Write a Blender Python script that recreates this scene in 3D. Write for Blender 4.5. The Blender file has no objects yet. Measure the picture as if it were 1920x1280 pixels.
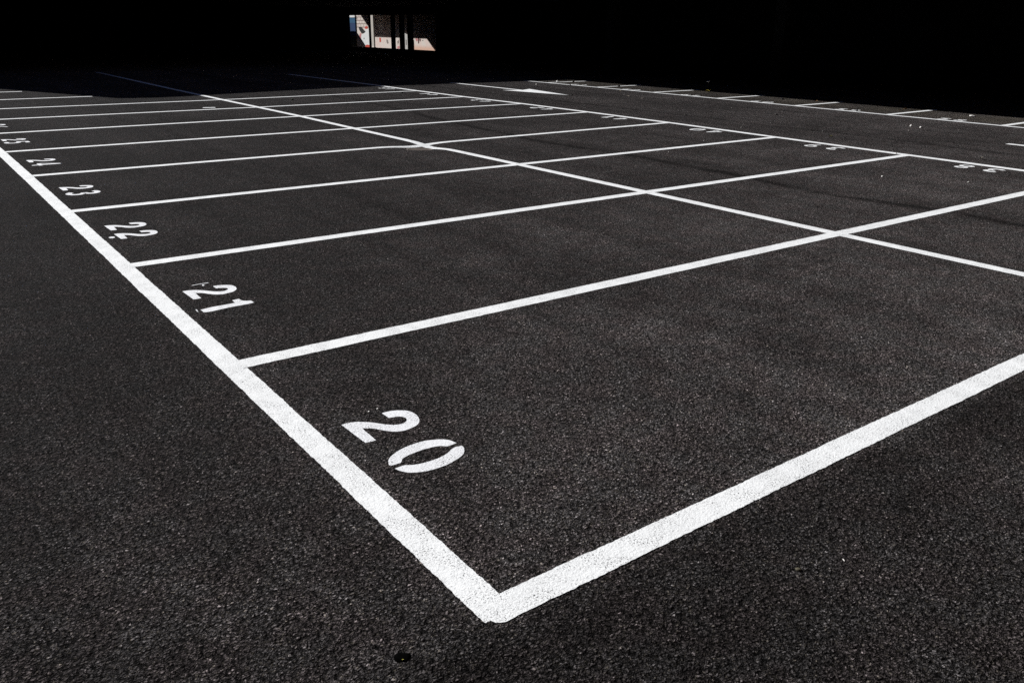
import bpy, bmesh, math, random
from mathutils import Vector, Matrix, noise
from mathutils.geometry import tessellate_polygon

rnd = random.Random(7)
S = bpy.context.scene
COL = S.collection

# ------------------------------------------------------------------ sun and camera
SUN_EL = math.radians(32.5)
T = math.tan(SUN_EL)
HX, HY = 0.392, -0.920                     # horizontal travel of the sunlight
CAM = Vector((-1.34496, -1.82795, 1.78251))
YAW, PITCH, ROLL = 0.93235, -0.36291, 0.01081
FPX = 1552.0                               # focal length in pixels of a 1920 wide frame


def cam_axes():
    f = Vector((math.cos(PITCH) * math.cos(YAW), math.cos(PITCH) * math.sin(YAW), math.sin(PITCH)))
    r = Vector((math.sin(YAW), -math.cos(YAW), 0))
    u = r.cross(f)
    return f, math.cos(ROLL) * r + math.sin(ROLL) * u, -math.sin(ROLL) * r + math.cos(ROLL) * u


# ------------------------------------------------------------------ ground relief: a shallow dip round the drain
DIP = (5.42, 9.76)


def gz(x, y):
    d2 = (x - DIP[0]) ** 2 + (y - DIP[1]) ** 2
    if d2 > 4:
        return 0.0
    return -0.046 * math.exp(-d2 / (0.34 ** 2))


# ------------------------------------------------------------------ object helpers
def link(o, parent=None):
    COL.objects.link(o)
    if parent:
        o.parent = parent
    return o


def mesh_obj(name, verts, faces, mat, parent=None, smooth=False, loc=None):
    me = bpy.data.meshes.new(name)
    me.from_pydata(verts, [], faces)
    me.update()
    if mat:
        me.materials.append(mat)
    if smooth:
        for p in me.polygons:
            p.use_smooth = True
    o = bpy.data.objects.new(name, me)
    if loc:
        o.location = loc
    return link(o, parent)


def bm_obj(name, bm, mat, parent=None, smooth=False, loc=None):
    me = bpy.data.meshes.new(name)
    bm.normal_update()
    bm.to_mesh(me)
    bm.free()
    me.materials.append(mat)
    if smooth:
        for p in me.polygons:
            p.use_smooth = True
    o = bpy.data.objects.new(name, me)
    if loc:
        o.location = loc
    return link(o, parent)


def tag(o, label=None, cat=None, group=None, kind=None):
    if label:
        o['label'] = label
    if cat:
        o['category'] = cat
    if group:
        o['group'] = group
    if kind:
        o['kind'] = kind
    return o


def empty(name, loc):
    o = bpy.data.objects.new(name, None)
    o.empty_display_size = 0.2
    o.location = loc
    return link(o)


def box(bm, x0, x1, y0, y1, z0, z1):
    vs = [bm.verts.new(v) for v in ((x0, y0, z0), (x1, y0, z0), (x1, y1, z0), (x0, y1, z0),
                                    (x0, y0, z1), (x1, y0, z1), (x1, y1, z1), (x0, y1, z1))]
    for f in ((3, 2, 1, 0), (4, 5, 6, 7), (0, 1, 5, 4), (1, 2, 6, 5), (2, 3, 7, 6), (3, 0, 4, 7)):
        bm.faces.new([vs[i] for i in f])
    return vs


def prism(bm, poly, z0, z1):
    b = [bm.verts.new((x, y, z0)) for x, y in poly]
    t = [bm.verts.new((x, y, z1)) for x, y in poly]
    n = len(poly)
    bm.faces.new(b[::-1])
    bm.faces.new(t)
    for i in range(n):
        j = (i + 1) % n
        bm.faces.new((b[i], b[j], t[j], t[i]))


# ------------------------------------------------------------------ node helpers
class NT:
    def __init__(self, name):
        self.m = bpy.data.materials.new(name)
        self.m.use_nodes = True
        self.t = self.m.node_tree
        self.t.nodes.clear()
        self.out = self.n('ShaderNodeOutputMaterial')
        self.b = self.n('ShaderNodeBsdfPrincipled')
        self.l(self.b.outputs[0], self.out.inputs[0])

    def n(self, k, **kw):
        x = self.t.nodes.new(k)
        for a, v in kw.items():
            setattr(x, a, v)
        return x

    def l(self, a, b):
        self.t.links.new(a, b)

    def put(self, sock, v):
        if isinstance(v, bpy.types.NodeSocket):
            self.l(v, sock)
        else:
            sock.default_value = v

    def math(self, op, a, b=None, c=None, clamp=False):
        x = self.n('ShaderNodeMath', operation=op, use_clamp=clamp)
        for i, v in enumerate((a, b, c)):
            if v is not None:
                self.put(x.inputs[i], v)
        return x.outputs[0]

    def noise(self, vec, scale, detail=2, rough=.5, dist=0.0, dims='3D'):
        x = self.n('ShaderNodeTexNoise', noise_dimensions=dims)
        self.l(vec, x.inputs['Vector'])
        x.inputs['Scale'].default_value = scale
        x.inputs['Detail'].default_value = detail
        x.inputs['Roughness'].default_value = rough
        x.inputs['Distortion'].default_value = dist
        return x.outputs[0]

    def voro(self, vec, scale, feature='F1', dims='2D', rand=1.0):
        x = self.n('ShaderNodeTexVoronoi', voronoi_dimensions=dims, feature=feature)
        self.l(vec, x.inputs['Vector'])
        x.inputs['Scale'].default_value = scale
        x.inputs['Randomness'].default_value = rand
        return x

    def ramp(self, v, a, b, lo=0.0, hi=1.0, smooth=True):
        x = self.n('ShaderNodeMapRange', interpolation_type='SMOOTHSTEP' if smooth else 'LINEAR')
        self.put(x.inputs[0], v)
        x.inputs[1].default_value = a
        x.inputs[2].default_value = b
        x.inputs[3].default_value = lo
        x.inputs[4].default_value = hi
        return x.outputs[0]

    def mix(self, f, a, b, mode='MIX'):
        x = self.n('ShaderNodeMix', data_type='RGBA', blend_type=mode)
        self.put(x.inputs['Factor'], f)
        for s, v in ((x.inputs[6], a), (x.inputs[7], b)):
            if isinstance(v, (tuple, list)):
                s.default_value = (*v[:3], 1)
            else:
                self.l(v, s)
        return x.outputs[2]

    def scale_col(self, col, f):
        x = self.n('ShaderNodeVectorMath', operation='SCALE')
        self.put(x.inputs[0], col) if isinstance(col, bpy.types.NodeSocket) else setattr(x.inputs[0], 'default_value', col[:3])
        self.put(x.inputs['Scale'], f)
        return x.outputs[0]

    def bump(self, h, dist, strength=1.0, normal=None):
        x = self.n('ShaderNodeBump')
        x.inputs['Strength'].default_value = strength
        x.inputs['Distance'].default_value = dist
        self.l(h, x.inputs['Height'])
        if normal is not None:
            self.l(normal, x.inputs['Normal'])
        return x.outputs[0]

    def base(self, v, rough=.8, spec=.3):
        if isinstance(v, (tuple, list)):
            self.b.inputs['Base Color'].default_value = (*v[:3], 1)
        else:
            self.l(v, self.b.inputs['Base Color'])
        self.put(self.b.inputs['Roughness'], rough)
        self.b.inputs['Specular IOR Level'].default_value = spec


def world_vec(N):
    g = N.n('ShaderNodeNewGeometry')
    return g.outputs['Position']


def warp(N, P, scale, amt):
    nz = N.n('ShaderNodeTexNoise', noise_dimensions='2D')
    N.l(P, nz.inputs['Vector'])
    nz.inputs['Scale'].default_value = scale
    nz.inputs['Detail'].default_value = 1
    s = N.n('ShaderNodeVectorMath', operation='SUBTRACT')
    N.l(nz.outputs[1], s.inputs[0])
    s.inputs[1].default_value = (.5, .5, .5)
    k = N.n('ShaderNodeVectorMath', operation='SCALE')
    N.l(s.outputs[0], k.inputs[0])
    k.inputs['Scale'].default_value = amt
    a = N.n('ShaderNodeVectorMath', operation='ADD')
    N.l(P, a.inputs[0])
    N.l(k.outputs[0], a.inputs[1])
    return a.outputs[0]


def grain(N, P):
    """stone relief shared by the bare asphalt and the paint on it"""
    Pw = warp(N, P, 50, .012)
    v1 = N.voro(Pw, 82)
    v2 = N.voro(Pw, 165)
    s1 = N.ramp(v1.outputs['Distance'], .05, .62, 1, 0)
    s2 = N.ramp(v2.outputs['Distance'], .05, .60, 1, 0)
    keep = N.n('ShaderNodeSeparateColor')
    N.l(v1.outputs['Color'], keep.inputs[0])
    big = N.ramp(keep.outputs[2], .25, .6)
    tilt = N.math('MULTIPLY', s1, N.math('MULTIPLY_ADD', keep.outputs[1], .8, .35))
    h = N.math('ADD', N.math('MULTIPLY', tilt, big), N.math('MULTIPLY', s2, .42))
    # every stone lies at its own slant, so facets catch the sun differently
    for v, k in ((v1, 105.0), (v2, 75.0)):
        lo = N.n('ShaderNodeVectorMath', operation='SUBTRACT')
        N.l(Pw, lo.inputs[0])
        N.l(v.outputs['Position'], lo.inputs[1])
        cc = N.n('ShaderNodeVectorMath', operation='SUBTRACT')
        N.l(v.outputs['Color'], cc.inputs[0])
        cc.inputs[1].default_value = (.5, .5, .5)
        dt = N.n('ShaderNodeVectorMath', operation='DOT_PRODUCT')
        N.l(lo.outputs[0], dt.inputs[0])
        N.l(cc.outputs[0], dt.inputs[1])
        h = N.math('ADD', h, N.math('MULTIPLY', dt.outputs['Value'], k))
    h = N.math('ADD', h, N.math('MULTIPLY', N.noise(P, 420, 2, .6, dims='2D'), .22))
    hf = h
    h = N.math('ADD', h, N.math('MULTIPLY', N.noise(P, 34, 2, .6, dims='2D'), .55))
    return h, keep, v2, s1, hf


def mat_asphalt():
    N = NT('asphalt')
    P = world_vec(N)
    h, rc, v2, s1, hf = grain(N, P)
    c2 = N.n('ShaderNodeSeparateColor')
    N.l(v2.outputs['Color'], c2.inputs[0])
    # stones of different greys in black binder
    r3 = N.math('POWER', rc.outputs[0], 2.2)
    val = N.math('MULTIPLY_ADD', r3, 1.1, .66)
    val2 = N.math('MULTIPLY_ADD', N.math('POWER', c2.outputs[0], 2.2), 1.1, .66)
    val = N.math('MULTIPLY', val, val2)
    pale = N.ramp(c2.outputs[1], .965, .985)
    val = N.math('MULTIPLY_ADD', pale, 3.2, val)
    pale2 = N.ramp(rc.outputs[1], .975, .99)
    val = N.math('MULTIPLY_ADD', pale2, 2.2, val)
    # broad mottling of the mat, roller passes along Y
    big = N.noise(P, .45, 3, .55, dims='2D')
    mid = N.noise(P, 2.6, 3, .6, dims='2D')
    m = N.math('MULTIPLY', N.ramp(big, .32, .68, .85, 1.13), N.ramp(mid, .25, .75, .84, 1.14))
    mp = N.n('ShaderNodeMapping')
    N.l(P, mp.inputs[0])
    mp.inputs['Scale'].default_value = (1.5, .09, 1)
    strk = N.noise(mp.outputs[0], 1.0, 3, .6, dims='2D')
    m = N.math('MULTIPLY', m, N.ramp(strk, .3, .7, .84, 1.15))
    sx = N.n('ShaderNodeSeparateXYZ')
    N.l(P, sx.inputs[0])
    X, Y = sx.outputs[0], sx.outputs[1]
    # left of the thick line: frame-edge falloff painted in as darker asphalt
    left = N.ramp(X, -.22, .02, .70, 1.0)
    m = N.math('MULTIPLY', m, left)
    # paving joints: dark wandering seams along Y
    wob = N.math('MULTIPLY_ADD', N.noise(P, .33, 2, .5, dims='2D'), 1.0, -.5)
    wob2 = N.math('MULTIPLY_ADD', N.noise(P, 3.2, 2, .6, dims='2D'), .14, -.07)
    blot = N.noise(P, 1.1, 3, .65, dims='2D')
    drift = N.ramp(Y, 9.5, 18, 0, -.95, False)
    for x0, w, amt, k in ((7.52, .085, .58, .55), (12.85, .11, .42, .6), (2.6, .10, .22, 1.2), (15.6, .08, .25, .6)):
        d = N.math('ABSOLUTE', N.math('ADD', N.math('ADD', N.math('SUBTRACT', X, x0), drift if x0 == 7.52 else 0.0), N.math('ADD', N.math('MULTIPLY', wob, k), wob2)))
        seam = N.math('MULTIPLY', N.ramp(d, w * .3, w * 1.8, 1, 0), N.ramp(blot, .30, .5, .35, 1))
        m = N.math('MULTIPLY', m, N.math('SUBTRACT', 1.0, N.math('MULTIPLY', seam, amt)))
    # oil and scuff patches
    oil = N.ramp(N.noise(P, .8, 4, .62, .4, dims='2D'), .60, .74)
    oil = N.math('MULTIPLY', oil, N.ramp(N.noise(P, 7, 3, .6, dims='2D'), .35, .6))
    m = N.math('MULTIPLY', m, N.math('SUBTRACT', 1.0, N.math('MULTIPLY', oil, .28)))
    val = N.math('MULTIPLY', val, m)
    tint = N.mix(N.ramp(N.noise(P, 5, 2, .5, dims='2D'), .35, .65), (1.11, .96, .965), (1.04, .98, .99))
    t2 = N.mix(N.ramp(c2.outputs[2], .80, .95), tint, (1.12, 1.0, .86))
    # brown dust near the covered bays
    dust = N.math('MULTIPLY', N.ramp(X, 17.1, 17.6), N.ramp(N.noise(P, .7, 3, .6, dims='2D'), .25, .7, .35, 1))
    t3 = N.mix(dust, t2, (1.12, .99, .83))
    val = N.math('MULTIPLY', val, N.ramp(hf, -.05, 1.1, .12, 1.75, False))  # black binder in the gaps, darkened further to stand in for their shading
    outer = N.ramp(Y, -.20, .02, .44, 1.0)  # lens falloff at the bottom of the frame, put into the asphalt colour
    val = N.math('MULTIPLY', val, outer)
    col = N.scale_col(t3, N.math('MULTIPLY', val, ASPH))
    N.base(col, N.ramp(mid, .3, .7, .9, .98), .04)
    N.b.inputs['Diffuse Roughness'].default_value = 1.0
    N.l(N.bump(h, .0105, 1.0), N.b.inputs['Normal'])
    return N.m


ASPH = .124


def mat_paint(name='road_paint', worn=0.0, tintc=(.815, .838, .85)):
    N = NT(name)
    P = world_vec(N)
    h, rc, v2, s1, hf = grain(N, P)
    # pinholes where the paint did not fill the pits between stones
    pit = N.ramp(v2.outputs['Distance'], .46, .58)
    area = N.ramp(N.noise(P, 9, 3, .6, dims='2D'), .36 - worn, .64 - worn)
    sel = N.ramp(N.noise(P, 130, 1, .5, dims='2D'), .47, .58)
    hole = N.math('MULTIPLY', N.math('MULTIPLY', pit, sel), area, clamp=True)
    scuff = N.ramp(N.noise(P, 3.0, 4, .6, dims='2D'), .3, .7, .96, 1.03)
    grey = N.ramp(N.noise(P, 60, 3, .65, dims='2D'), .3, .7, .98, 1.02)
    c = N.scale_col(tintc, N.math('MULTIPLY', scuff, grey))
    col = N.mix(N.math('MULTIPLY', hole, .9), c, (.05, .05, .052))
    N.base(col, .7, .3)
    N.l(N.bump(h, .0007, 1.0), N.b.inputs['Normal'])
    return N.m


def mat_plain(name, col, var=.12, scale=6, rough=.85, spec=.2, bumpd=0.0):
    N = NT(name)
    P = world_vec(N)
    k = N.ramp(N.noise(P, scale, 4, .6), .25, .75, 1 - var, 1 + var)
    N.base(N.scale_col(col, k), rough, spec)
    if bumpd:
        N.l(N.bump(N.noise(P, scale * 8, 3, .6), bumpd), N.b.inputs['Normal'])
    return N.m


def mat_concrete(name, col):
    N = NT(name)
    P = world_vec(N)
    k = N.math('MULTIPLY', N.ramp(N.noise(P, .5, 4, .6), .3, .7, .82, 1.12), N.ramp(N.noise(P, 12, 3, .6), .25, .75, .9, 1.1))
    N.base(N.scale_col(col, k), .9, .15)
    N.l(N.bump(N.noise(P, 40, 3, .6), .004), N.b.inputs['Normal'])
    return N.m


def mat_mural():
    """painted block wall: cream pink paint, a grid of block joints, worn spray"""
    N = NT('mural_wall_paint')
    P = world_vec(N)
    sw = N.n('ShaderNodeSeparateXYZ')
    N.l(P, sw.inputs[0])
    cb = N.n('ShaderNodeCombineXYZ')
    N.l(sw.outputs[1], cb.inputs[0])
    N.l(sw.outputs[2], cb.inputs[1])
    br = N.n('ShaderNodeTexBrick')
    N.l(cb.outputs[0], br.inputs['Vector'])
    br.inputs['Scale'].default_value = 1.0
    br.inputs['Mortar Size'].default_value = .035
    br.inputs['Brick Width'].default_value = .52
    br.inputs['Row Height'].default_value = .27
    br.inputs['Color1'].default_value = (.82, .70, .64, 1)
    br.inputs['Color2'].default_value = (.80, .74, .66, 1)
    br.inputs['Mortar'].default_value = (.30, .22, .20, 1)
    up = N.ramp(sw.outputs[2], 1.45, 1.6)
    lf = N.ramp(sw.outputs[1], 64.9, 65.4)
    blot = N.ramp(N.noise(P, 1.7, 4, .6), .3, .7)
    flat = N.mix(blot, (.84, .66, .60), (.82, .76, .70))
    peach = N.mix(N.math('MULTIPLY', N.ramp(sw.outputs[2], .45, .1), N.ramp(sw.outputs[1], 59.5, 58.5)), flat, (.80, .52, .40))
    col = N.mix(N.math('MULTIPLY', up, lf), peach, br.outputs['Color'])
    drip = N.ramp(N.noise(P, 5.5, 5, .7, .6), .60, .70)
    col = N.mix(N.math('MULTIPLY', drip, .55), col, (.20, .14, .13))
    N.base(col, .8, .2)
    return N.m


# ------------------------------------------------------------------ painted lines
def jit(x, y, s, a):
    return a * (noise.noise(Vector((x * s, y * s, 3.1))) + .6 * noise.noise(Vector((x * s * 3.1, y * s * 3.1, 7.7))))


def strip_geo(path, hw, z, rough=.004, verts=None, faces=None, round_foot=False):
    """ribbon along path with hand-sprayed, slightly ragged edges, following the ground"""
    verts = [] if verts is None else verts
    faces = [] if faces is None else faces
    pts = []
    for (a, b) in zip(path[:-1], path[1:]):
        a, b = Vector(a), Vector(b)
        L = (b - a).length
        t = 0.0
        while t < L:
            p = a.lerp(b, t / L)
            pts.append(p)
            d = (Vector((p.x, p.y, 0)) - CAM).length
            st = min(max(d * .0034, .009), .25)
            if (p - Vector(DIP)).length < 2.0:
                st = min(st, .04)
            t += st
    pts.append(Vector(path[-1]))
    base = len(verts)
    n = len(pts)
    for i, p in enumerate(pts):
        q0, q1 = pts[max(i - 1, 0)], pts[min(i + 1, n - 1)]
        d = (q1 - q0)
        d.normalize()
        nrm = Vector((-d.y, d.x))
        w1 = hw + jit(p.x + 11, p.y, 38, rough) + jit(p.x, p.y + 5, 2.2, rough * .8)
        w2 = hw + jit(p.x, p.y + 31, 38, rough) + jit(p.x + 9, p.y, 2.2, rough * .8)
        if i == 0 or i == n - 1:
            w1 *= .93
            w2 *= .95
        if round_foot:
            q = min((p - pts[0]).length / .045, 1)
            w2 *= .35 + .65 * math.sqrt(max(0, 1 - (1 - q) ** 2))
        for k in (1, .34, -.34, -1):
            w = w1 if k > 0 else w2
            x, y = p.x + nrm.x * w * k, p.y + nrm.y * w * k
            verts.append((x, y, gz(x, y) + z))
    for i in range(n - 1):
        for k in range(3):
            a = base + i * 4 + k
            faces.append((a, a + 1, a + 5, a + 4))
    return verts, faces


def painted_line(name, path, hw, z, mat, label, group, rough=.004, round_foot=False):
    v, f = strip_geo(path, hw, z, rough, round_foot=round_foot)
    f = [q[::-1] for q in f]
    o = mesh_obj(name, v, f, mat)
    return tag(o, label, 'painted line', group)


# ------------------------------------------------------------------ stencilled digits
def H2(px, w, up):
    return px


TWO = [(132, 382), (165, 370), (200, 360), (245, 352), (290, 347), (345, 343), (400, 343), (460, 346), (520, 350), (580, 358),
       (640, 368), (690, 375), (740, 380), (785, 381), (830, 380), (868, 376), (900, 370), (930, 361), (955, 345), (970, 325), (966, 303),
       (950, 289), (922, 279), (890, 275), (850, 276), (800, 283), (740, 293), (695, 262), (650, 232), (685, 221), (720, 212),
       (760, 204), (800, 200), (850, 196), (900, 195), (945, 196), (985, 202), (1025, 212), (1060, 230), (1095, 255), (1118, 282),
       (1133, 312), (1130, 350), (1113, 372), (1088, 392), (1055, 410), (1020, 425), (980, 442), (935, 456), (890, 464), (845, 468),
       (760, 465), (710, 458), (660, 450), (610, 440), (560, 430), (520, 426), (480, 425), (440, 425), (400, 428), (487, 503), (575, 578), (505, 597), (440, 613), (285, 497)]
ZERO_A = [(745, 855), (757, 827), (780, 800), (812, 770), (850, 740), (893, 714), (940, 690), (1000, 664), (1060, 640), (1130, 618), (1200, 600),
          (1265, 589), (1330, 582), (1390, 578), (1450, 578), (1495, 582), (1540, 590), (1585, 606), (1625, 625), (1590, 640), (1560, 650),
          (1530, 660), (1500, 668), (1460, 664), (1420, 662), (1375, 667), (1330, 675), (1265, 690), (1200, 708), (1140, 728), (1080, 750),
          (1028, 772), (980, 795), (950, 812), (930, 830), (918, 855), (905, 880), (840, 900), (780, 918), (757, 905)]
ZERO_B = [(830, 955), (855, 944), (880, 935), (925, 919), (970, 908), (1025, 908), (1080, 905), (1140, 895), (1200, 882), (1260, 865), (1320, 845),
          (1378, 823), (1430, 800), (1475, 778), (1510, 755), (1533, 735), (1550, 715), (1572, 696), (1600, 680), (1645, 668), (1690, 660),
          (1710, 672), (1722, 692), (1727, 730), (1713, 762), (1690, 790), (1650, 821), (1600, 850), (1552, 879), (1500, 905), (1440, 929), (1380, 950),
          (1315, 969), (1250, 985), (1185, 996), (1120, 1003), (1060, 1006), (1000, 1005), (955, 998), (920, 990), (872, 973)]


F_, R_, U_ = cam_axes()


def back(px, py):
    d = F_ + R_ * ((px - 960) / FPX) + U_ * ((640 - py) / FPX)
    t = -CAM.z / d.z
    return CAM + d * t


def norm20(pts, y_left):
    """outline measured on the painted 20 -> digit space (w to the reader's right, h up), metres"""
    out = []
    for cx, cy in pts:
        g = back(620 + cx / 6.857, 740 + cy / 6.857)
        out.append((y_left - g.y, g.x - .115))
    return out


DIG = {}
_two = norm20(TWO, 1.515)
_za, _zb = norm20(ZERO_A, 1.112), norm20(ZERO_B, 1.112)
DIG['2'] = [[_two]]
DIG['0'] = [[_za], [_zb]]


def stroke(path, hw):
    """closed outline of a constant-width open stroke"""
    P = [Vector(p) for p in path]
    L, R = [], []
    for i, p in enumerate(P):
        d = P[min(i + 1, len(P) - 1)] - P[max(i - 1, 0)]
        d.normalize()
        n = Vector((-d.y, d.x)) * hw
        L.append(tuple(p + n))
        R.append(tuple(p - n))
    return L + R[::-1]


def arc(cx, cy, rx, ry, a0, a1, n=14):
    return [(cx + rx * math.cos(math.radians(a0 + (a1 - a0) * i / n)), cy + ry * math.sin(math.radians(a0 + (a1 - a0) * i / n))) for i in range(n + 1)]


W_, H_ = .205, .345
hw_ = .0315
ONE = [(600, 760), (650, 746), (700, 735), (800, 710), (900, 690), (1050, 665), (1180, 640), (1290, 620), (1262, 595), (1235, 570), (1300, 553), (1370, 540),
       (1390, 552), (1410, 565), (1435, 573), (1460, 578), (1530, 580), (1600, 572), (1640, 592), (1675, 612), (1560, 640), (1400, 670), (1200, 705), (1000, 750),
       (850, 785), (760, 800), (710, 807), (665, 810), (632, 785)]
_one = [back(320 + a / 10.667, 510 + b / 10.667) for a, b in ONE]
DIG['1'] = [[[(3.7025 - q.y, q.x - .115) for q in _one]]]
DIG['3'] = [[stroke(arc(.097, .252, .078, .066, 150, -80, 18) + arc(.097, .101, .080, .075, 82, -152, 18), hw_)]]
DIG['4'] = [[[(.115, 0), (.168, 0), (.168, .075), (.205, .075), (.205, .122), (.168, .122), (.168, .345), (.112, .345), (.0, .125), (.0, .075), (.115, .075)],
             [(.115, .122), (.115, .250), (.052, .122)]]]
DIG['5'] = [[stroke([(.185, .318), (.110, .318), (.047, .318), (.041, .260), (.034, .190), (.060, .200)] + arc(.100, .112, .077, .087, 112, -150, 20), hw_)]]
DIG['6'] = [[arc(.102, .105, .102, .105, 150, 360, 22) + arc(.102, .105, .102, .108, 0, 95, 10) + [(.080, .205), (.060, .185), (.070, .235), (.100, .275), (.150, .310), (.135, .345), (.080, .322), (.032, .268), (.008, .200)],
             arc(.102, .103, .051, .058, 360, 0, 22)[:-1]]]
DIG['7'] = [[[(.0, .345), (.205, .345), (.205, .305), (.150, .200), (.115, .090), (.105, 0), (.050, 0), (.060, .100), (.095, .210), (.140, .293), (.0, .293)]]]
DIG['8'] = [[arc(.102, .092, .102, .092, 125, 415, 26) + arc(.102, .259, .092, .086, -52, 232, 26),
             arc(.102, .094, .050, .043, 360, 0, 18)[:-1], arc(.102, .259, .043, .038, 360, 0, 18)[:-1]]]
DIG['9'] = [[[(W_ - x, H_ - y) for x, y in ring] for ring in DIG['6'][0]]]


def digit_mesh(parent, ch, ox, oy, dx, dy, z, mat, sc=1.0):
    """(ox,oy) foot of the digit's left side; dx = reading direction, dy = up direction of the digit (unit, 2D)"""
    verts, faces = [], []
    for shape in DIG[ch]:
        rings = []
        for ring in shape:
            pts = []
            m = len(ring)
            for i in range(m):                      # densify so the edge can be ragged
                a, b = Vector(ring[i]), Vector(ring[(i + 1) % m])
                k = max(1, int((b - a).length / .012))
                for q in range(k):
                    p = a.lerp(b, q / k)
                    p = p * sc
                    x = ox + dx[0] * p.x + dy[0] * p.y
                    y = oy + dx[1] * p.x + dy[1] * p.y
                    pts.append(Vector((x + jit(x, y, 55, .0018), y + jit(x + 4, y, 55, .0018), 0)))
            rings.append(pts)
        tris = tessellate_polygon(rings)
        base = len(verts)
        for pts in rings:
            for p in pts:
                verts.append((p.x, p.y, gz(p.x, p.y) + z))
        for t in tris:
            a, b, c = (Vector(verts[base + i][:2]) for i in t)
            t = tuple(base + i for i in t)
            faces.append(t if (b - a).cross(c - a) > 0 else t[::-1])
    return mesh_obj('digit', verts, faces, mat, parent)


def bay_number(txt, foot, mid, read, up, label, group, mat, pitch=.395, sc=1.0):
    root = empty('bay_number', (0, 0, 0))
    tag(root, label, 'bay number', group)
    along = Vector(read)
    c = Vector(foot)
    starts = [-pitch / 2 - W_ * sc / 2, pitch / 2 - W_ * sc / 2]
    for ch, s in zip(txt, starts):
        o = c + along * (s + rnd.uniform(-.006, .006))
        digit_mesh(root, ch, o.x, o.y, read, up, .0012, mat, sc)
    return root


# ================================================================== materials
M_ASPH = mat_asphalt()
M_PAINT = mat_paint()
M_NUM = mat_paint('stencil_paint', worn=.05, tintc=(.80, .82, .85))
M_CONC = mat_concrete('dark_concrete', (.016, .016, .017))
M_SOFFIT = mat_concrete('dark_soffit', (.014, .014, .014))  # one even near-black tone
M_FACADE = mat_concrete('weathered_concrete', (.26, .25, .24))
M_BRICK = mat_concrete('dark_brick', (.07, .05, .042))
M_MURAL = mat_mural()

# ================================================================== ground
def axis(lo, hi, dense):
    xs = {lo, hi}
    v = lo
    while v < hi:
        xs.add(round(v, 4))

        st = next((s for a, b, s in dense if a - 1e-6 <= v < b), None)
        if st is None:
            nxt = min([a for a, b, s in dense if a > v] + [hi])
            st = min(20.0, nxt - v) if nxt - v > 1e-3 else 20.0
        v += st
    return sorted(xs)


gx = axis(-400, 500, [(-20, 3.5, 1.5), (3.5, 7.5, .05), (7.5, 40, 2.5)])
gy = axis(-400, 500, [(-20, 7.8, 1.5), (7.8, 11.8, .05), (11.8, 90, 4.0)])
gv = [(x, y, gz(x, y)) for y in gy for x in gx]
nx = len(gx)
gf = [(j * nx + i, j * nx + i + 1, (j + 1) * nx + i + 1, (j + 1) * nx + i) for j in range(len(gy) - 1) for i in range(nx - 1)]
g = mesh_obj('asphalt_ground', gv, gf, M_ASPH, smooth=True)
tag(g, kind='structure')

# ================================================================== painted lines
LG = 'white lines of the parking bays'
painted_line('bay_line', [(-.062, -.052), (-.062, 10), (-.068, 13), (-.07, 30)], .0625, .0010, M_PAINT,
             'thickest white line, along the open ends of bays 20 to 26 on the left', LG)
painted_line('bay_line', [(5.645, -1.5), (5.642, 2.48), (5.637, 4.99), (5.622, 7.45), (5.60, 10), (5.618, 12.53), (5.655, 15.07), (5.634, 17.43), (5.606, 19.77), (5.57, 24), (5.6, 34.5)],
             .066, .0016, M_PAINT, 'long middle white line between back-to-back rows, crossing every bay line into the shadow', LG)
fl = [(11.14, 2.0), (11.245, 4.9), (11.345, 7.4), (11.47, 10.1), (11.52, 12.7), (11.53, 15.2), (11.45, 17.7), (11.45, 20.2), (11.53, 23), (11.5, 30)]
painted_line('bay_line', [(11.05, -1.5)] + fl, .078, .0010, M_PAINT,
             'white line along the open ends of bays 38 to 45, beside the arrow aisle', LG)
gl = [(16.8, -1.0), (16.93, 4.0), (16.985, 5.8), (17.08, 9.06), (17.2, 12.5), (17.265, 16.3), (17.28, 22.7)]
painted_line('bay_line', gl, .066, .0010, M_PAINT,
             'farthest long white line, along the open ends of bays 58 to 63', LG)

SEP = {0: [(-.105, -.026), (0, -.022), (3.7, -.02), (5.64, -.03), (11.1, -.06)],
       1: [(-.02, 2.519), (5.642, 2.483), (9.36, 2.449), (11.10, 2.43)],
       2: [(-.02, 5.002), (5.637, 4.986), (11.18, 4.961)],
       3: [(-.02, 7.449), (5.624, 7.452), (11.27, 7.481)],
       4: [(-.02, 9.967), (4.4, 9.98), (5.62, 9.99), (7.0, 10.03), (11.43, 10.172)],
       5: [(-.02, 12.436), (5.618, 12.526), (11.45, 12.699)],
       6: [(-.02, 14.93), (5.67, 15.06), (11.46, 15.167)],
       7: [(-.02, 17.40), (5.634, 17.45), (11.37, 17.673)],
       8: [(-.02, 19.76), (5.606, 19.83), (11.36, 20.18)],
       9: [(-.02, 22.32), (3.1, 22.4)],
       10: [(-.02, 25.0), (1.85, 25.0)]}
for i, path in SEP.items():
    if i == 0:
        lab = 'white end line of bay 20, nearest the camera, meeting the thick line'
    elif i == 9:
        lab = 'white line between bays 28 and 29, running into the shadow at the far left'
    elif i == 10:
        lab = 'farthest white bay line, a short stub at the left edge before the shadow'
    else:
        lab = 'white line from between %d and %d across to between %d and %d' % (19 + i, 20 + i, 36 + i, 37 + i)
    painted_line('bay_line', path, .0655 if i else .0625, .0022, M_PAINT, lab, LG, round_foot=(i == 0))
GS = [3.7, 6.196, 8.764, 11.30, 13.87, 16.36, 18.87, 21.42]
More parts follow.
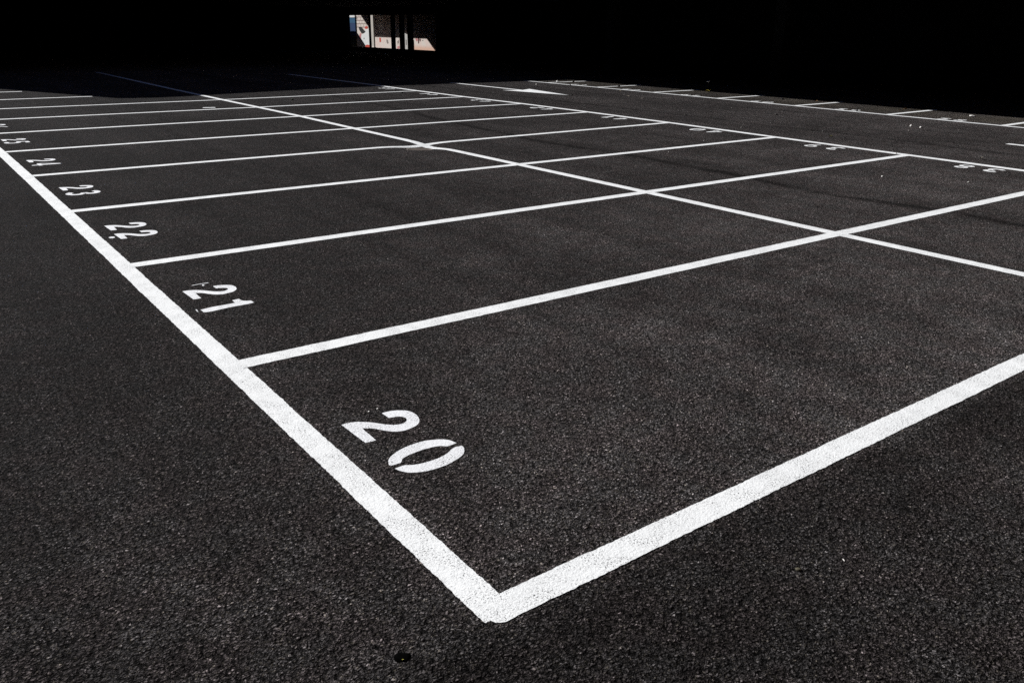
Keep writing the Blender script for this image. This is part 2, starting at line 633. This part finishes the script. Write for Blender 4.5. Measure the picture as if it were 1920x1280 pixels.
for k, y in enumerate(GS):
    x0 = 17.0 + (y - 6) * .018 + .066
    if k == 0:
        lab = 'white line on the near side of bay 57 by the covered edge at far right'
    elif k == 7:
        lab = 'farthest short white bay line beside bay 63, with a pale ball at its foot'
    else:
        lab = 'short white line between bays %d and %d by the covered edge' % (56 + k, 57 + k)
    painted_line('bay_line', [(x0, y), (19.35, y + .06)], .066, .0022, M_PAINT, lab, LG)
painted_line('paint_dash', [(4.53, 17.93), (4.79, 17.86)], .07, .0012, M_PAINT, 'stray short dash of white paint just beyond the line between bays 26 and 27', None)

# ================================================================== bay numbers
NG = 'white bay numbers stencilled on the asphalt'
for i in range(7):
    n = 20 + i
    y0, y1 = SEP[i][0][1], SEP[i + 1][0][1]
    xf = .115 + (0 if i < 5 else -.01)
    mid = {0: 1.207, 1: 3.795, 2: 6.285, 3: 8.64, 4: 11.10, 5: 13.72}.get(i, (y0 + y1) / 2 + .02)
    root = bay_number(str(n), (xf, mid), None, (0, -1), (1, 0),
                      'white stencilled %d at the open end of its bay, right of the thick line' % n, NG, M_NUM)
    if n == 21:
        for px in ([(366.4, 580.3), (369, 580.3), (372.5, 585), (370, 584.8)], [(379, 534), (383, 533.7), (383, 536), (379, 536.2)],
                   [(359.6, 535.1), (375, 532.2), (390, 529.9), (391.5, 530.2), (390, 530.9), (375, 533), (359.6, 535.9)]):
            q = [back(*p) for p in px]
            vv = [(p.x, p.y, .0013) for p in q]
            mesh_obj('paint_drip', vv, [tuple(range(len(vv)))[::-1]], M_NUM, root)
    if n == 22:
        c = (.075, 6.06)
        v = [(c[0] + .026 * math.cos(a * .785), c[1] + .036 * math.sin(a * .785), .0013) for a in range(8)]
        mesh_obj('paint_drip', v, [tuple(range(8))], M_NUM, root)
for i in range(1, 9):
    n = 37 + i
    y0, y1 = SEP[i][-1][1], (SEP[i + 1][-1][1] if i < 8 else 22.7)
    ym = (y0 + y1) / 2
    xl = 0
    for a, b in zip(fl[:-1], fl[1:]):
        if a[1] <= ym <= b[1]:
            xl = a[0] + (b[0] - a[0]) * (ym - a[1]) / (b[1] - a[1])
    bay_number(str(n), (xl - .078 - .11, ym), None, (0, 1), (-1, 0),
               'white stencilled %d, upside down in view, beside the arrow aisle' % n, NG, M_PAINT, .41, 1.0)
for k in range(1, 7):
    n = 57 + k
    ym = (GS[k] + GS[k + 1]) / 2 - .08
    xl = 17.0 + (ym - 6) * .018
    bay_number(str(n), (xl + .066 + .07, ym), None, (0, -1), (1, 0),
               'white stencilled %d in the far row by the covered edge' % n, NG, M_PAINT, .36)

# ================================================================== lane arrows
def lane_arrow(x, y_tail, y_base, y_tip, label):
    hw, hb = .075, .52
    out = [(x + hw, y_tail), (x + hw, y_base), (x + hb, y_base + .25), (x, y_tip), (x - hb, y_base + .25), (x - hw, y_base), (x - hw, y_tail)]
    v = [(a, b, .0012) for a, b in out]
    o = mesh_obj('lane_arrow', v, [(0, 1, 5, 6), (1, 2, 3), (1, 3, 5), (3, 4, 5)], M_PAINT)
    o.data.flip_normals() if o.data.polygons[0].normal.z < 0 else None
    return tag(o, label, 'road arrow', 'white arrows painted in the aisle')


lane_arrow(14.34, 22.9, 19.0, 16.75, 'white arrow with a long thin shaft in the aisle, its whole head in the sun')
lane_arrow(14.04, 4.76, -.85, -3.1, 'white arrow cut by the right edge, only the blunt tail of its shaft showing')

# ================================================================== drain in the dip
M_RUST = mat_plain('rusty_iron', (.060, .044, .034), .35, 30, .75, .4, .002)
M_RIM = mat_plain('worn_iron_rim', (.16, .14, .12), .2, 40, .6, .4)
dr = empty('drain_cover', (5.30, 9.62, gz(5.30, 9.62)))
tag(dr, 'small round rusty drain cover in a dip under the crossing of two white lines', 'drain cover')
bm = bmesh.new()
bmesh.ops.create_cone(bm, cap_ends=True, segments=40, radius1=.165, radius2=.16, depth=.012)
bm_obj('cover_plate', bm, M_RUST, dr, loc=(0, 0, .006))
bm = bmesh.new()
ri, ro = .170, .205
ring = [[bm.verts.new((rr * math.cos(a * math.tau / 40), rr * math.sin(a * math.tau / 40), zz)) for a in range(40)] for rr, zz in ((ri, .002), (ri, .014), (ro, .012), (ro, -.004))]
for a in range(40):
    b = (a + 1) % 40
    for q in range(3):
        bm.faces.new((ring[q][a], ring[q + 1][a], ring[q + 1][b], ring[q][b]))
bmesh.ops.recalc_face_normals(bm, faces=bm.faces)
bm_obj('rim', bm, M_RIM, dr)

# ================================================================== covered parking round the yard
ZU = 3.05
bld = empty('parking_building', (13, 40, 0))
tag(bld, 'large black-shadowed concrete building on columns closing the far end of the parking yard', 'building')


def part(name, fn, mat, parent, off=(13, 40, 0)):
    bm = bmesh.new()
    fn(bm)
    for v in bm.verts:
        v.co -= Vector(off)
    bmesh.ops.recalc_face_normals(bm, faces=bm.faces)
    return bm_obj(name, bm, mat, parent)


# the top edge of the upper storeys throws the curved shadow edge across the yard
TOP = 8.4
K = TOP / T
SH = [(3.55, 21.42), (4.3, 21.22), (5.1, 21.30), (6.2, 21.55), (7.6, 21.9), (9.7, 22.3), (12.3, 22.42), (15, 22.45), (18, 22.35), (19.5, 22.2), (33.0, 22.2)]
edge = [(x - HX * K, y - HY * K) for x, y in SH]
edge[-1] = (28.3, edge[-1][1])
part('unseen_storeys', lambda bm: prism(bm, edge + [(28.3, 46), (edge[0][0], 46)], ZU, TOP), M_BRICK, bld)
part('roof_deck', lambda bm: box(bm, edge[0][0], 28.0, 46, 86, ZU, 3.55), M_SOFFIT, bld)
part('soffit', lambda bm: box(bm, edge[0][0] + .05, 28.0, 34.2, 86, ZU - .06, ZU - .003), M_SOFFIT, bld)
part('rear_sky_block', lambda bm: box(bm, edge[0][0], 28.0, 46.003, 62, 3.553, 14), M_BRICK, bld)  # added mass out of view, keeps sky light off alley and yard
part('rear_sky_block', lambda bm: box(bm, edge[0][0], 27.95, 62.003, 86, 3.553, 6.2), M_BRICK, bld)  # second added mass, lowers the sky light reaching the alley wall
part('side_sky_block', lambda bm: box(bm, -26, -11.5, -30, 33, 0, 14.5), M_BRICK, bld)  # unseen block added to cut sky light from the left
part('near_sky_block', lambda bm: box(bm, -11.4, 30, -30, -10.5, 0, 24), M_BRICK, bld)  # unseen block behind the camera, added to dim the sky light
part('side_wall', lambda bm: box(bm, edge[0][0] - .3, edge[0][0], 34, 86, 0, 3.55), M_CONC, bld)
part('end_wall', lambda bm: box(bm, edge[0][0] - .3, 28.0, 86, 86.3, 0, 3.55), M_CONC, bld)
OP0, OP1 = 46.2, 58.95


def rear(bm):
    box(bm, 28.0, 28.3, 34, OP0, 0, ZU)
    box(bm, 28.0, 28.3, OP1, 86.3, 0, 3.55)
    box(bm, 28.0, 28.3, OP0, OP1, 2.455, 3.55)      # lintel over the wide opening
    box(bm, 28.0, 28.3, OP0, OP1, 0, .285)          # low kerb wall across it


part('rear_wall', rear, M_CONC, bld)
for a, b, x in ((44, 63.0, 31.02), (63.003, 68.3, 29.9), (68.303, 86, 31.02)):
    part('alley_sky_cover', lambda bm: box(bm, 28.303, x, a, b, 3.2, 3.5), M_SOFFIT, bld)  # unseen roof strips added to narrow the sky slot over the alley


def ray_y(px, x):
    d = F_ + R_ * ((px - 960) / FPX) + U_ * ((640 - 70) / FPX)
    return CAM.y + d.y * (x - CAM.x) / d.x


for px, w in ((737.5, .22), (754, .25), (769.6, .28), (694.2, .12)):
    y = ray_y(px, 27.3)
    part('column', lambda bm: box(bm, 27.3 - w / 2, 27.3 + w / 2, y - w * .55, y + w * .55, 0, ZU - .06), M_CONC, bld)
for x in (3.0, 9.5):
    for y in (50, 62, 74):
        part('column', lambda bm: box(bm, x - .25, x + .25, y - .25, y + .25, 0, ZU - .06), M_CONC, bld)

dk = empty('parking_deck', (22, 10, 0))
tag(dk, 'low concrete parking deck in black shade over the bays along the right', 'parking deck')
XE = 19.07 - HX * ZU / T
off = (22, 10, 0)
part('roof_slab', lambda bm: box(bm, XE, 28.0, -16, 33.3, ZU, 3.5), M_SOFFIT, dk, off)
part('unseen_storeys', lambda bm: box(bm, XE + .02, 28.0, -16, 33.2, 3.503, 18), M_BRICK, dk, off)  # added above the frame to cut sky light from the right
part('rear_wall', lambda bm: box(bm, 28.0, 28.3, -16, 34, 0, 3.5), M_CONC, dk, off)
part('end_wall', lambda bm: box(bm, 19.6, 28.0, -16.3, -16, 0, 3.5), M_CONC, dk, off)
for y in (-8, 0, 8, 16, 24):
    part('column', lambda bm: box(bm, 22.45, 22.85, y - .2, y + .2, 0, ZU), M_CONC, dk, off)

# ================================================================== mural wall in the alley behind
XW = 33.4


def wall_yz(px, py, xw=XW):
    d = F_ + R_ * ((px - 960) / FPX) + U_ * ((640 - py) / FPX)
    t = (xw - CAM.x) / d.x
    p = CAM + d * t
    return p.y, p.z


mw = empty('mural_wall', (XW, 62, 0))
tag(mw, 'pale pink graffiti wall in sunlight seen through the opening at the back', 'wall')
offw = (XW, 62, 0)
part('wall', lambda bm: box(bm, XW, XW + .3, 44, 84, 0, 16), M_MURAL, mw, offw)  # height above the canopies is added to block sky light


def paint_patch(name, pxs, mat, proud, label=None):
    """flat spray paint on the wall face, 2 mm proud"""
    yz = [wall_yz(620 + x / 8, 10 + y / 8) for x, y in pxs]
    n = len(yz)
    v = [(-proud, y - 62, z) for y, z in yz]
    o = mesh_obj(name, v, [tuple(range(n))], mat, mw)
    if label:
        o['label'] = label
    return o


M_WHITEP = mat_plain('white_wall_paint', (.86, .88, .88), .06, 5)
M_BLACKP = mat_plain('black_spray', (.008, .008, .008), .2, 5)
M_REDP = mat_plain('red_spray', (.62, .07, .04), .15, 8)
M_MAROON = mat_plain('maroon_spray', (.10, .02, .02), .3, 8)
M_PINKP = mat_plain('rose_spray', (.62, .24, .25), .2, 5)
M_BROWN = mat_plain('olive_spray', (.05, .04, .03), .4, 3)
paint_patch('paint_patch', [(458, 462), (470, 440), (500, 425), (520, 365), (578, 362), (582, 640), (540, 640), (500, 610), (470, 560), (458, 510)], M_WHITEP, .003, 'white patch')
paint_patch('paint_patch', [(418, 335), (440, 325), (470, 335), (500, 375), (525, 395), (505, 420), (465, 428), (450, 400), (432, 375)], M_BLACKP, .006, 'black blob')
paint_patch('paint_patch', [(440, 420), (458, 430), (456, 500), (468, 560), (440, 520), (425, 480)], M_PINKP, .003, 'rose streak')
paint_patch('paint_patch', [(512, 330), (525, 318), (550, 318), (560, 330), (552, 352), (525, 358), (512, 345)], M_REDP, .006, 'red spot')
paint_patch('paint_patch', [(522, 605), (545, 592), (585, 600), (585, 660), (515, 645)], M_REDP, .006, 'red spot at the foot')
paint_patch('paint_patch', [(728, 490), (752, 490), (758, 548), (735, 560)], M_REDP, .003, 'orange red mark')
paint_patch('paint_patch', [(1305, 480), (1330, 480), (1332, 520), (1325, 575), (1312, 578), (1310, 530)], M_MAROON, .003, 'maroon drip')
paint_patch('paint_patch', [(1335, 505), (1352, 505), (1350, 545), (1338, 545)], M_MAROON, .003, 'maroon drip')
paint_patch('paint_patch', [(1376, 525), (1388, 525), (1388, 538), (1376, 538)], M_BLACKP, .003, 'black dot')
paint_patch('paint_patch', [(1270, 500), (1303, 500), (1303, 540), (1285, 545)], M_PINKP, .003, 'rose mark')
paint_patch('paint_patch', [(835, 515), (858, 520), (870, 570), (850, 580), (838, 550)], mat_plain('grey_spray', (.30, .25, .23), .2, 6), .003, 'grey smudge')
paint_patch('paint_patch', [(1000, 545), (1020, 520), (1022, 560), (1008, 595)], mat_plain('umber_spray', (.22, .17, .15), .2, 6), .003, 'brown smudge')
paint_patch('paint_patch', [(1000, 620), (1032, 615), (1034, 650), (1002, 652)], M_PINKP, .003, 'rose mark')
paint_patch('paint_patch', [(496, 490), (506, 490), (506, 510), (496, 510)], M_BLACKP, .006, 'black dot')

# unseen canopies over the alley, shaped to cut the sunlight on the wall
ZC = 3.2


def roof_shadow(px, py):
    """where the ray that lights this wall point passes the canopy level"""
    y, z = wall_yz(px, py)
    s = (ZC - z) / T
    return XW - HX * s, y - HY * s


y1 = (roof_shadow(675, 29)[1] + roof_shadow(691.5, 50)[1]) / 2
y2 = (roof_shadow(668, 67)[1] + roof_shadow(684, 88)[1]) / 2
y3 = (roof_shadow(802, 74)[1] + roof_shadow(814, 95)[1]) / 2
xa = (roof_shadow(722, 70.5)[0] + roof_shadow(790, 73)[0]) / 2
cn = empty('unseen_canopy', (XW, 60, ZC))
tag(cn, 'unseen canopy over the alley, shaped to shade the pink graffiti wall', 'canopy')
offc = (XW, 60, ZC)
part('eave_slab', lambda bm: box(bm, xa, XW - .01, y3, y1, ZC, ZC + .14), M_SOFFIT, cn, offc)
part('end_slab', lambda bm: box(bm, 28.4, XW - .01, y3 - 14, y3 - .004, ZC, ZC + .14), M_SOFFIT, cn, offc)
part('cross_beam', lambda bm: box(bm, 31.35, 31.97, y2, y2 + 6, ZC, ZC + .3), M_SOFFIT, cn, offc)

# things standing in the alley
M_BLUE = mat_plain('blue_gloss_paint', (.003, .035, .125), .15, 2)
M_POST = mat_plain('pale_post', (.62, .58, .53), .08, 4)
xb = 33.33


def alley_y(px, x):
    return ray_y(px, x)


bp_ = empty('blue_panel', (xb, alley_y(661, xb), 0))
tag(bp_, 'upright deep blue panel left of the pink graffiti wall', 'panel')
ya, yb = alley_y(667.3, xb), alley_y(653, xb)
ob = (xb, alley_y(661, xb), 0)
part('board', lambda bm: box(bm, xb, xb + .06, ya, yb, .9, 1.95), M_BLUE, bp_, ob)
part('base_board', lambda bm: box(bm, xb, xb + .06, ya, yb, 0, .897), mat_plain('dark_olive', (.055, .050, .022), .4, 3), bp_, ob)
part('top_board', lambda bm: box(bm, xb, xb + .06, ya, yb, 1.953, 2.40), mat_plain('lighter_blue', (.012, .095, .20), .1, 3), bp_, ob)  # upper part lighter blue, foot dark olive
part('cap', lambda bm: box(bm, xb - .02, xb + .08, ya, yb, 2.403, 2.6), M_WHITEP, bp_, ob)
xp = 32.15
yp = alley_y(699, xp)
po = empty('concrete_post', (xp, yp, 0))
tag(po, 'tall pale grey post standing in front of the pink graffiti wall', 'post')
part('shaft', lambda bm: box(bm, xp - .06, xp + .06, yp - .27, yp + .27, .12, 3.2), M_POST, po, (xp, yp, 0))
part('foot', lambda bm: box(bm, xp - .12, xp + .12, yp - .29, yp + .29, 0, .12), M_POST, po, (xp, yp, 0))
xs = 33.17
s0, s1 = alley_y(765, xs), alley_y(757.8, xs)
sg = empty('slant_cut_panel', (xs, (s0 + s1) / 2, 0))
tag(sg, 'narrow pale grey panel, slanted top shaped as a shadow edge, between two dark columns', 'board')


def slanted(bm):
    vs = box(bm, xs, xs + .05, s0, s1, 0, 1.2)
    vs[4].co.z = vs[5].co.z = 1.07  # slanted shadow edge built into the shape of the top
    vs[6].co.z = vs[7].co.z = 1.29


part('board', slanted, mat_plain('grey_board', (.60, .59, .57), .12, 9), sg, (xs, (s0 + s1) / 2, 0))
part('scrawl', lambda bm: box(bm, xs - .004, xs - .001, (s0 + s1) / 2 - .04, (s0 + s1) / 2 + .05, .35, .75), M_BROWN, sg, (xs, (s0 + s1) / 2, 0))

# ================================================================== leaves, stones and scraps on the asphalt
LEAF = {}


def leaf_mat(name, c):
    if name not in LEAF:
        LEAF[name] = mat_plain(name, c, .25, 60, .7, .25)
    return LEAF[name]


def leaf(px, py, size, c, mname, label, curl=.35, rot=None, group=None, name='fallen_leaf', cat='leaf'):
    p = back(px, py)
    a = rnd.uniform(0, 6.28) if rot is None else rot
    out = [(-.5, 0), (-.3, .17), (0, .27), (.28, .18), (.5, 0), (.28, -.18), (0, -.27), (-.3, -.17)]
    sp = [(-.5, 0), (-.22, 0), (.05, 0), (.28, 0), (.5, 0)]
    verts = []
    def pos(u, v):
        z = abs(v) * curl * 1.6 + curl * (u * u) * .9 + .02
        x, y = u * math.cos(a) - v * math.sin(a), u * math.sin(a) + v * math.cos(a)
        return (x * size, y * size, z * size + gz(p.x, p.y) + .004)
    up = [pos(*q) for q in (( -.3, .17), (0, .27), (.28, .18))]
    dn = [pos(*q) for q in ((-.3, -.17), (0, -.27), (.28, -.18))]
    ms = [pos(*q) for q in sp]
    verts = ms + up + dn
    faces = [(0, 1, 5), (1, 2, 6, 5), (2, 3, 7, 6), (3, 4, 7), (0, 8, 1), (1, 8, 9, 2), (2, 9, 10, 3), (3, 10, 4)]
    o = mesh_obj(name, verts, faces, leaf_mat(mname, c), smooth=True, loc=(p.x, p.y, 0))
    o.data.update()
    return tag(o, label, cat, group)


def lump(px, py, sx, sy, sz, c, mname, label, name='pebble', cat='pebble', group=None, rough=.35, sub=2):
    p = back(px, py)
    bm = bmesh.new()
    bmesh.ops.create_icosphere(bm, subdivisions=sub, radius=1)
    sd = rnd.uniform(0, 50)
    for v in bm.verts:
        k = 1 + rough * noise.noise(v.co * 1.3 + Vector((sd, 0, 0))) + rough * .5 * noise.noise(v.co * 3.1 + Vector((0, sd, 0)))
        v.co = Vector((v.co.x * k * sx, v.co.y * k * sy, v.co.z * k * sz))
    o = bm_obj(name, bm, leaf_mat(mname, c), smooth=True, loc=(p.x, p.y, sz * .85 + gz(p.x, p.y)))
    o.rotation_euler.z = rnd.uniform(0, 6.28)
    return tag(o, label, cat, group)


YEL, OLV, BRN, DRK = (.62, .52, .10), (.10, .10, .02), (.26, .15, .06), (.030, .026, .020)
WHT, GRY, STN = (.80, .79, .76), (.30, .29, .28), (.020, .019, .018)
leaf(1839, 298.5, .085, (.10, .09, .075), 'dark_leaf', 'curled dark leaf casting a shadow beside the far line above bay 38', .9, rot=.6)
leaf(1557, 256.5, .075, OLV, 'olive_leaf', 'olive green leaf lying in the aisle near number 39', .5)
leaf(1497, 204.5, .085, (.05, .045, .02), 'brown_green_leaf', 'dark olive leaf just below the far line near bay 59', .4)
leaf(1530, 190.5, .10, BRN, 'brown_leaf', 'single brown leaf at the shadow edge beside bay 60', .5)
for k, (dx, dy, s) in enumerate(((0, 0, .09), (-6, 1, .08), (5, -1.5, .08))):
    leaf(1693 + dx, 207 + dy, s, (.30, .18, .07), 'dry_leaf',
         ['dry brown leaf in the middle of the small heap between numbers 59 and 58',
          'dry brown leaf at the left of the small heap between numbers 59 and 58',
          'dry brown leaf at the right of the small heap between numbers 59 and 58'][k], .8, group='dry brown leaves in a heap')
leaf(1326, 172.5, .15, YEL, 'yellow_leaf', 'bright yellow leaf at the shadow edge beside bay 61', .8, rot=2.2)
leaf(1162, 171.5, .06, (.55, .48, .33), 'straw_leaf', 'small straw coloured leaf in the aisle below number 63', .5)
leaf(1177, 181, .12, (.42, .38, .33), 'pale_leaf', 'flat pale leaf in the aisle below number 62', .15)
leaf(1204, 185.3, .12, (.46, .42, .38), 'pale_leaf_light', 'flat whitish leaf in the aisle right of the arrow tip', .15)
leaf(1542, 201.5, .05, BRN, 'brown_leaf', 'tiny brown leaf fragment beside number 59', .4)
lump(1823, 219.3, .075, .045, .02, WHT, 'white_scrap', 'crumpled white paper scrap in bay 58 behind its number', 'paper_scrap', 'litter', rough=.6)
lump(1708, 238, .016, .022, .022, WHT, 'white_scrap', 'left of two white paper crumbs in the aisle below bay 58', 'paper_crumb', 'litter', rough=.5)
lump(1726, 240.2, .025, .02, .018, WHT, 'white_scrap', 'right of two white paper crumbs in the aisle below bay 58', 'paper_crumb', 'litter', rough=.5)
lump(1045, 154.5, .036, .036, .036, WHT, 'white_ball', 'pale ball with a black shadow at the foot of the farthest short line', 'ball', 'ball', rough=.06, sub=3)
lump(1006, 160, .030, .030, .024, (.75, .72, .66), 'cream_stone', 'cream pebble above the arrow head near the shadow', rough=.3)
lump(1006.5, 163.8, .025, .04, .015, STN, 'black_stone', 'black clod between the cream pebble and the arrow head', 'clod', 'clod')
lump(1075, 154, .05, .04, .03, STN, 'black_stone', 'black clod lying on the farthest short white line', 'clod', 'clod')
lump(1160.5, 162.5, .035, .035, .025, STN, 'black_stone', 'black clod lying on the short white line between bays 62 and 63', 'clod', 'clod')
lump(1072, 179.3, .035, .03, .018, STN, 'black_stone', 'black clod just past the tip of the sunlit arrow', 'clod', 'clod')
lump(1069, 161, .03, .03, .02, STN, 'black_stone', 'black clod on the far line at the foot of number 63', 'clod', 'clod')
lump(1027, 160.4, .02, .02, .015, STN, 'black_stone', 'small black clod between the arrow and the far line', 'clod', 'clod')
lump(754, 174.7, .032, .04, .02, STN, 'black_stone', 'black clod beside the line between bays 44 and 45', 'clod', 'clod')
lump(548, 188, .03, .035, .02, (.03, .035, .015), 'mossy_clod', 'dark mossy clod between the lines right of the middle line', 'clod', 'clod')
lump(1467, 187, .035, .04, .025, STN, 'black_stone', 'black clod at the shadow edge in bay 60', 'clod', 'clod')
lump(1455, 215.3, .05, .03, .016, (.03, .028, .026), 'dark_twig_clod', 'flat dark clod in the aisle below bay 60', 'clod', 'clod')
lump(1285, 216.5, .03, .03, .012, STN, 'black_stone', 'flat black clod in the middle of the aisle below bay 61', 'clod', 'clod')
lump(1606.5, 209.5, .016, .016, .06, STN, 'black_stone', 'tiny upright black stub on the far line below number 59', 'stub', 'stub')
lump(1654, 332, .011, .014, .009, WHT, 'white_scrap', 'white crumb inside bay 38', 'paper_crumb', 'litter')
lump(1680, 288.5, .014, .014, .010, WHT, 'white_scrap', 'white crumb where the line between 38 and 39 meets the aisle line', 'paper_crumb', 'litter')
lump(1816, 343, .014, .014, .01, (.4, .4, .38), 'grey_crumb', 'grey crumb inside bay 37 near the right edge', 'pebble', 'pebble')
lump(1497, 1068, .012, .009, .004, (.075, .068, .045), 'olive_pebble', 'smooth olive pebble on the bare asphalt below the near end line')
lump(1582, 1050, .0025, .009, .002, (.6, .58, .56), 'pale_splinter', 'pale splinter on the bare asphalt below the near end line', 'splinter', 'splinter')
lump(754, 1232, .026, .020, .0022, (.002, .002, .002), 'pothole_shade', 'black patch as pothole shade at the bottom edge left of the line corner', 'pothole_shade', 'pothole', rough=.4)  # flat near-black disc standing in for the shaded hollow of a pothole
leaf(755, 1238, .007, (.40, .38, .08), 'yellow_bit', 'tiny yellow fragment on the black pothole patch at the bottom edge', .5)
lump(708, 767, .006, .005, .0035, WHT, 'white_scrap', 'lower white fleck just left of the 2 of number 20', 'fleck', 'fleck', group='white flecks beside number 20')
lump(692, 772, .005, .006, .003, WHT, 'white_scrap', 'upper white fleck just left of the 2 of number 20', 'fleck', 'fleck', group='white flecks beside number 20')
for k, (x, y) in enumerate(((1098, 203.3), (974, 187.3), (954, 188.5), (1126, 193), (1171, 177.6), (1542, 247), (1579, 225.3), (1607, 226), (1372, 203), (1345, 198.5),
                            (1320, 265), (1445, 231), (1348, 202), (1797, 245), (1320, 189), (1630, 209), (1704, 245.5), (1390, 240), (1254, 286))):
    s = rnd.uniform(.007, .014)
    lump(x, y, s, s * rnd.uniform(.7, 1.2), s * .7, (.40, .385, .37), 'pale_chip', 'tiny pale stone chip on the sunlit asphalt around the aisle',
         'stone_chip', 'stone chip', group='tiny pale chips scattered on the asphalt', sub=1)
LEAF['pothole_shade'].node_tree.nodes['Principled BSDF'].inputs['Specular IOR Level'].default_value = 0
# thin marker by the covered edge, white cap over the yellow leaf
p = back(1327, 171.5)
mk = empty('marker_stake', (p.x + .05, p.y + .05, 0))
tag(mk, 'thin black stake with a white cap at the shadow edge above the yellow leaf', 'stake')
bm = bmesh.new()
bmesh.ops.create_cone(bm, cap_ends=True, segments=10, radius1=.016, radius2=.012, depth=.26)
bm_obj('stake', bm, leaf_mat('black_stone', STN), mk, loc=(0, 0, .13))
bm = bmesh.new()
bmesh.ops.create_icosphere(bm, subdivisions=2, radius=1)
for v in bm.verts:
    v.co = Vector((v.co.x * .05, v.co.y * .05, v.co.z * .022))
bm_obj('cap', bm, leaf_mat('white_ball', WHT), mk, smooth=True, loc=(0, 0, .28))

# ================================================================== light
w = bpy.data.worlds.new('World')
S.world = w
w.use_nodes = True
nt = w.node_tree
nt.nodes.clear()
sky = nt.nodes.new('ShaderNodeTexSky')
sky.sky_type = 'NISHITA'
sky.sun_disc = False
sky.sun_elevation = SUN_EL
sky.sun_rotation = math.atan2(-HX, -HY)
sky.air_density = .32
sky.dust_density = 0
sky.ozone_density = 6.0
bg = nt.nodes.new('ShaderNodeBackground')
bg.inputs[1].default_value = .05
wo = nt.nodes.new('ShaderNodeOutputWorld')
nt.links.new(sky.outputs[0], bg.inputs[0])
nt.links.new(bg.outputs[0], wo.inputs[0])
sl = bpy.data.lights.new('sun', 'SUN')
sl.energy = 5.0
sl.angle = math.radians(.53)
sl.color = (1.0, .98, .955)
so = bpy.data.objects.new('sun', sl)
so.rotation_euler = Vector((HX * math.cos(SUN_EL), HY * math.cos(SUN_EL), -math.sin(SUN_EL))).to_track_quat('-Z', 'Y').to_euler()
link(so)

# ================================================================== camera
cd = bpy.data.cameras.new('camera')
cd.sensor_width = 36
cd.lens = 36 * FPX / 1920
cd.clip_start = .05
cd.clip_end = 2000
co = bpy.data.objects.new('camera', cd)
m = Matrix.Identity(4)
for i in range(3):
    m[i][0], m[i][1], m[i][2], m[i][3] = R_[i], U_[i], -F_[i], CAM[i]
co.matrix_world = m
link(co)
S.camera = co

S.view_settings.view_transform = 'Standard'
S.view_settings.look = 'None'
S.view_settings.exposure = .38
S.view_settings.gamma = 1
S.cycles.use_denoising = False
S.cycles.max_bounces = 6
S.cycles.sample_clamp_indirect = 1.0
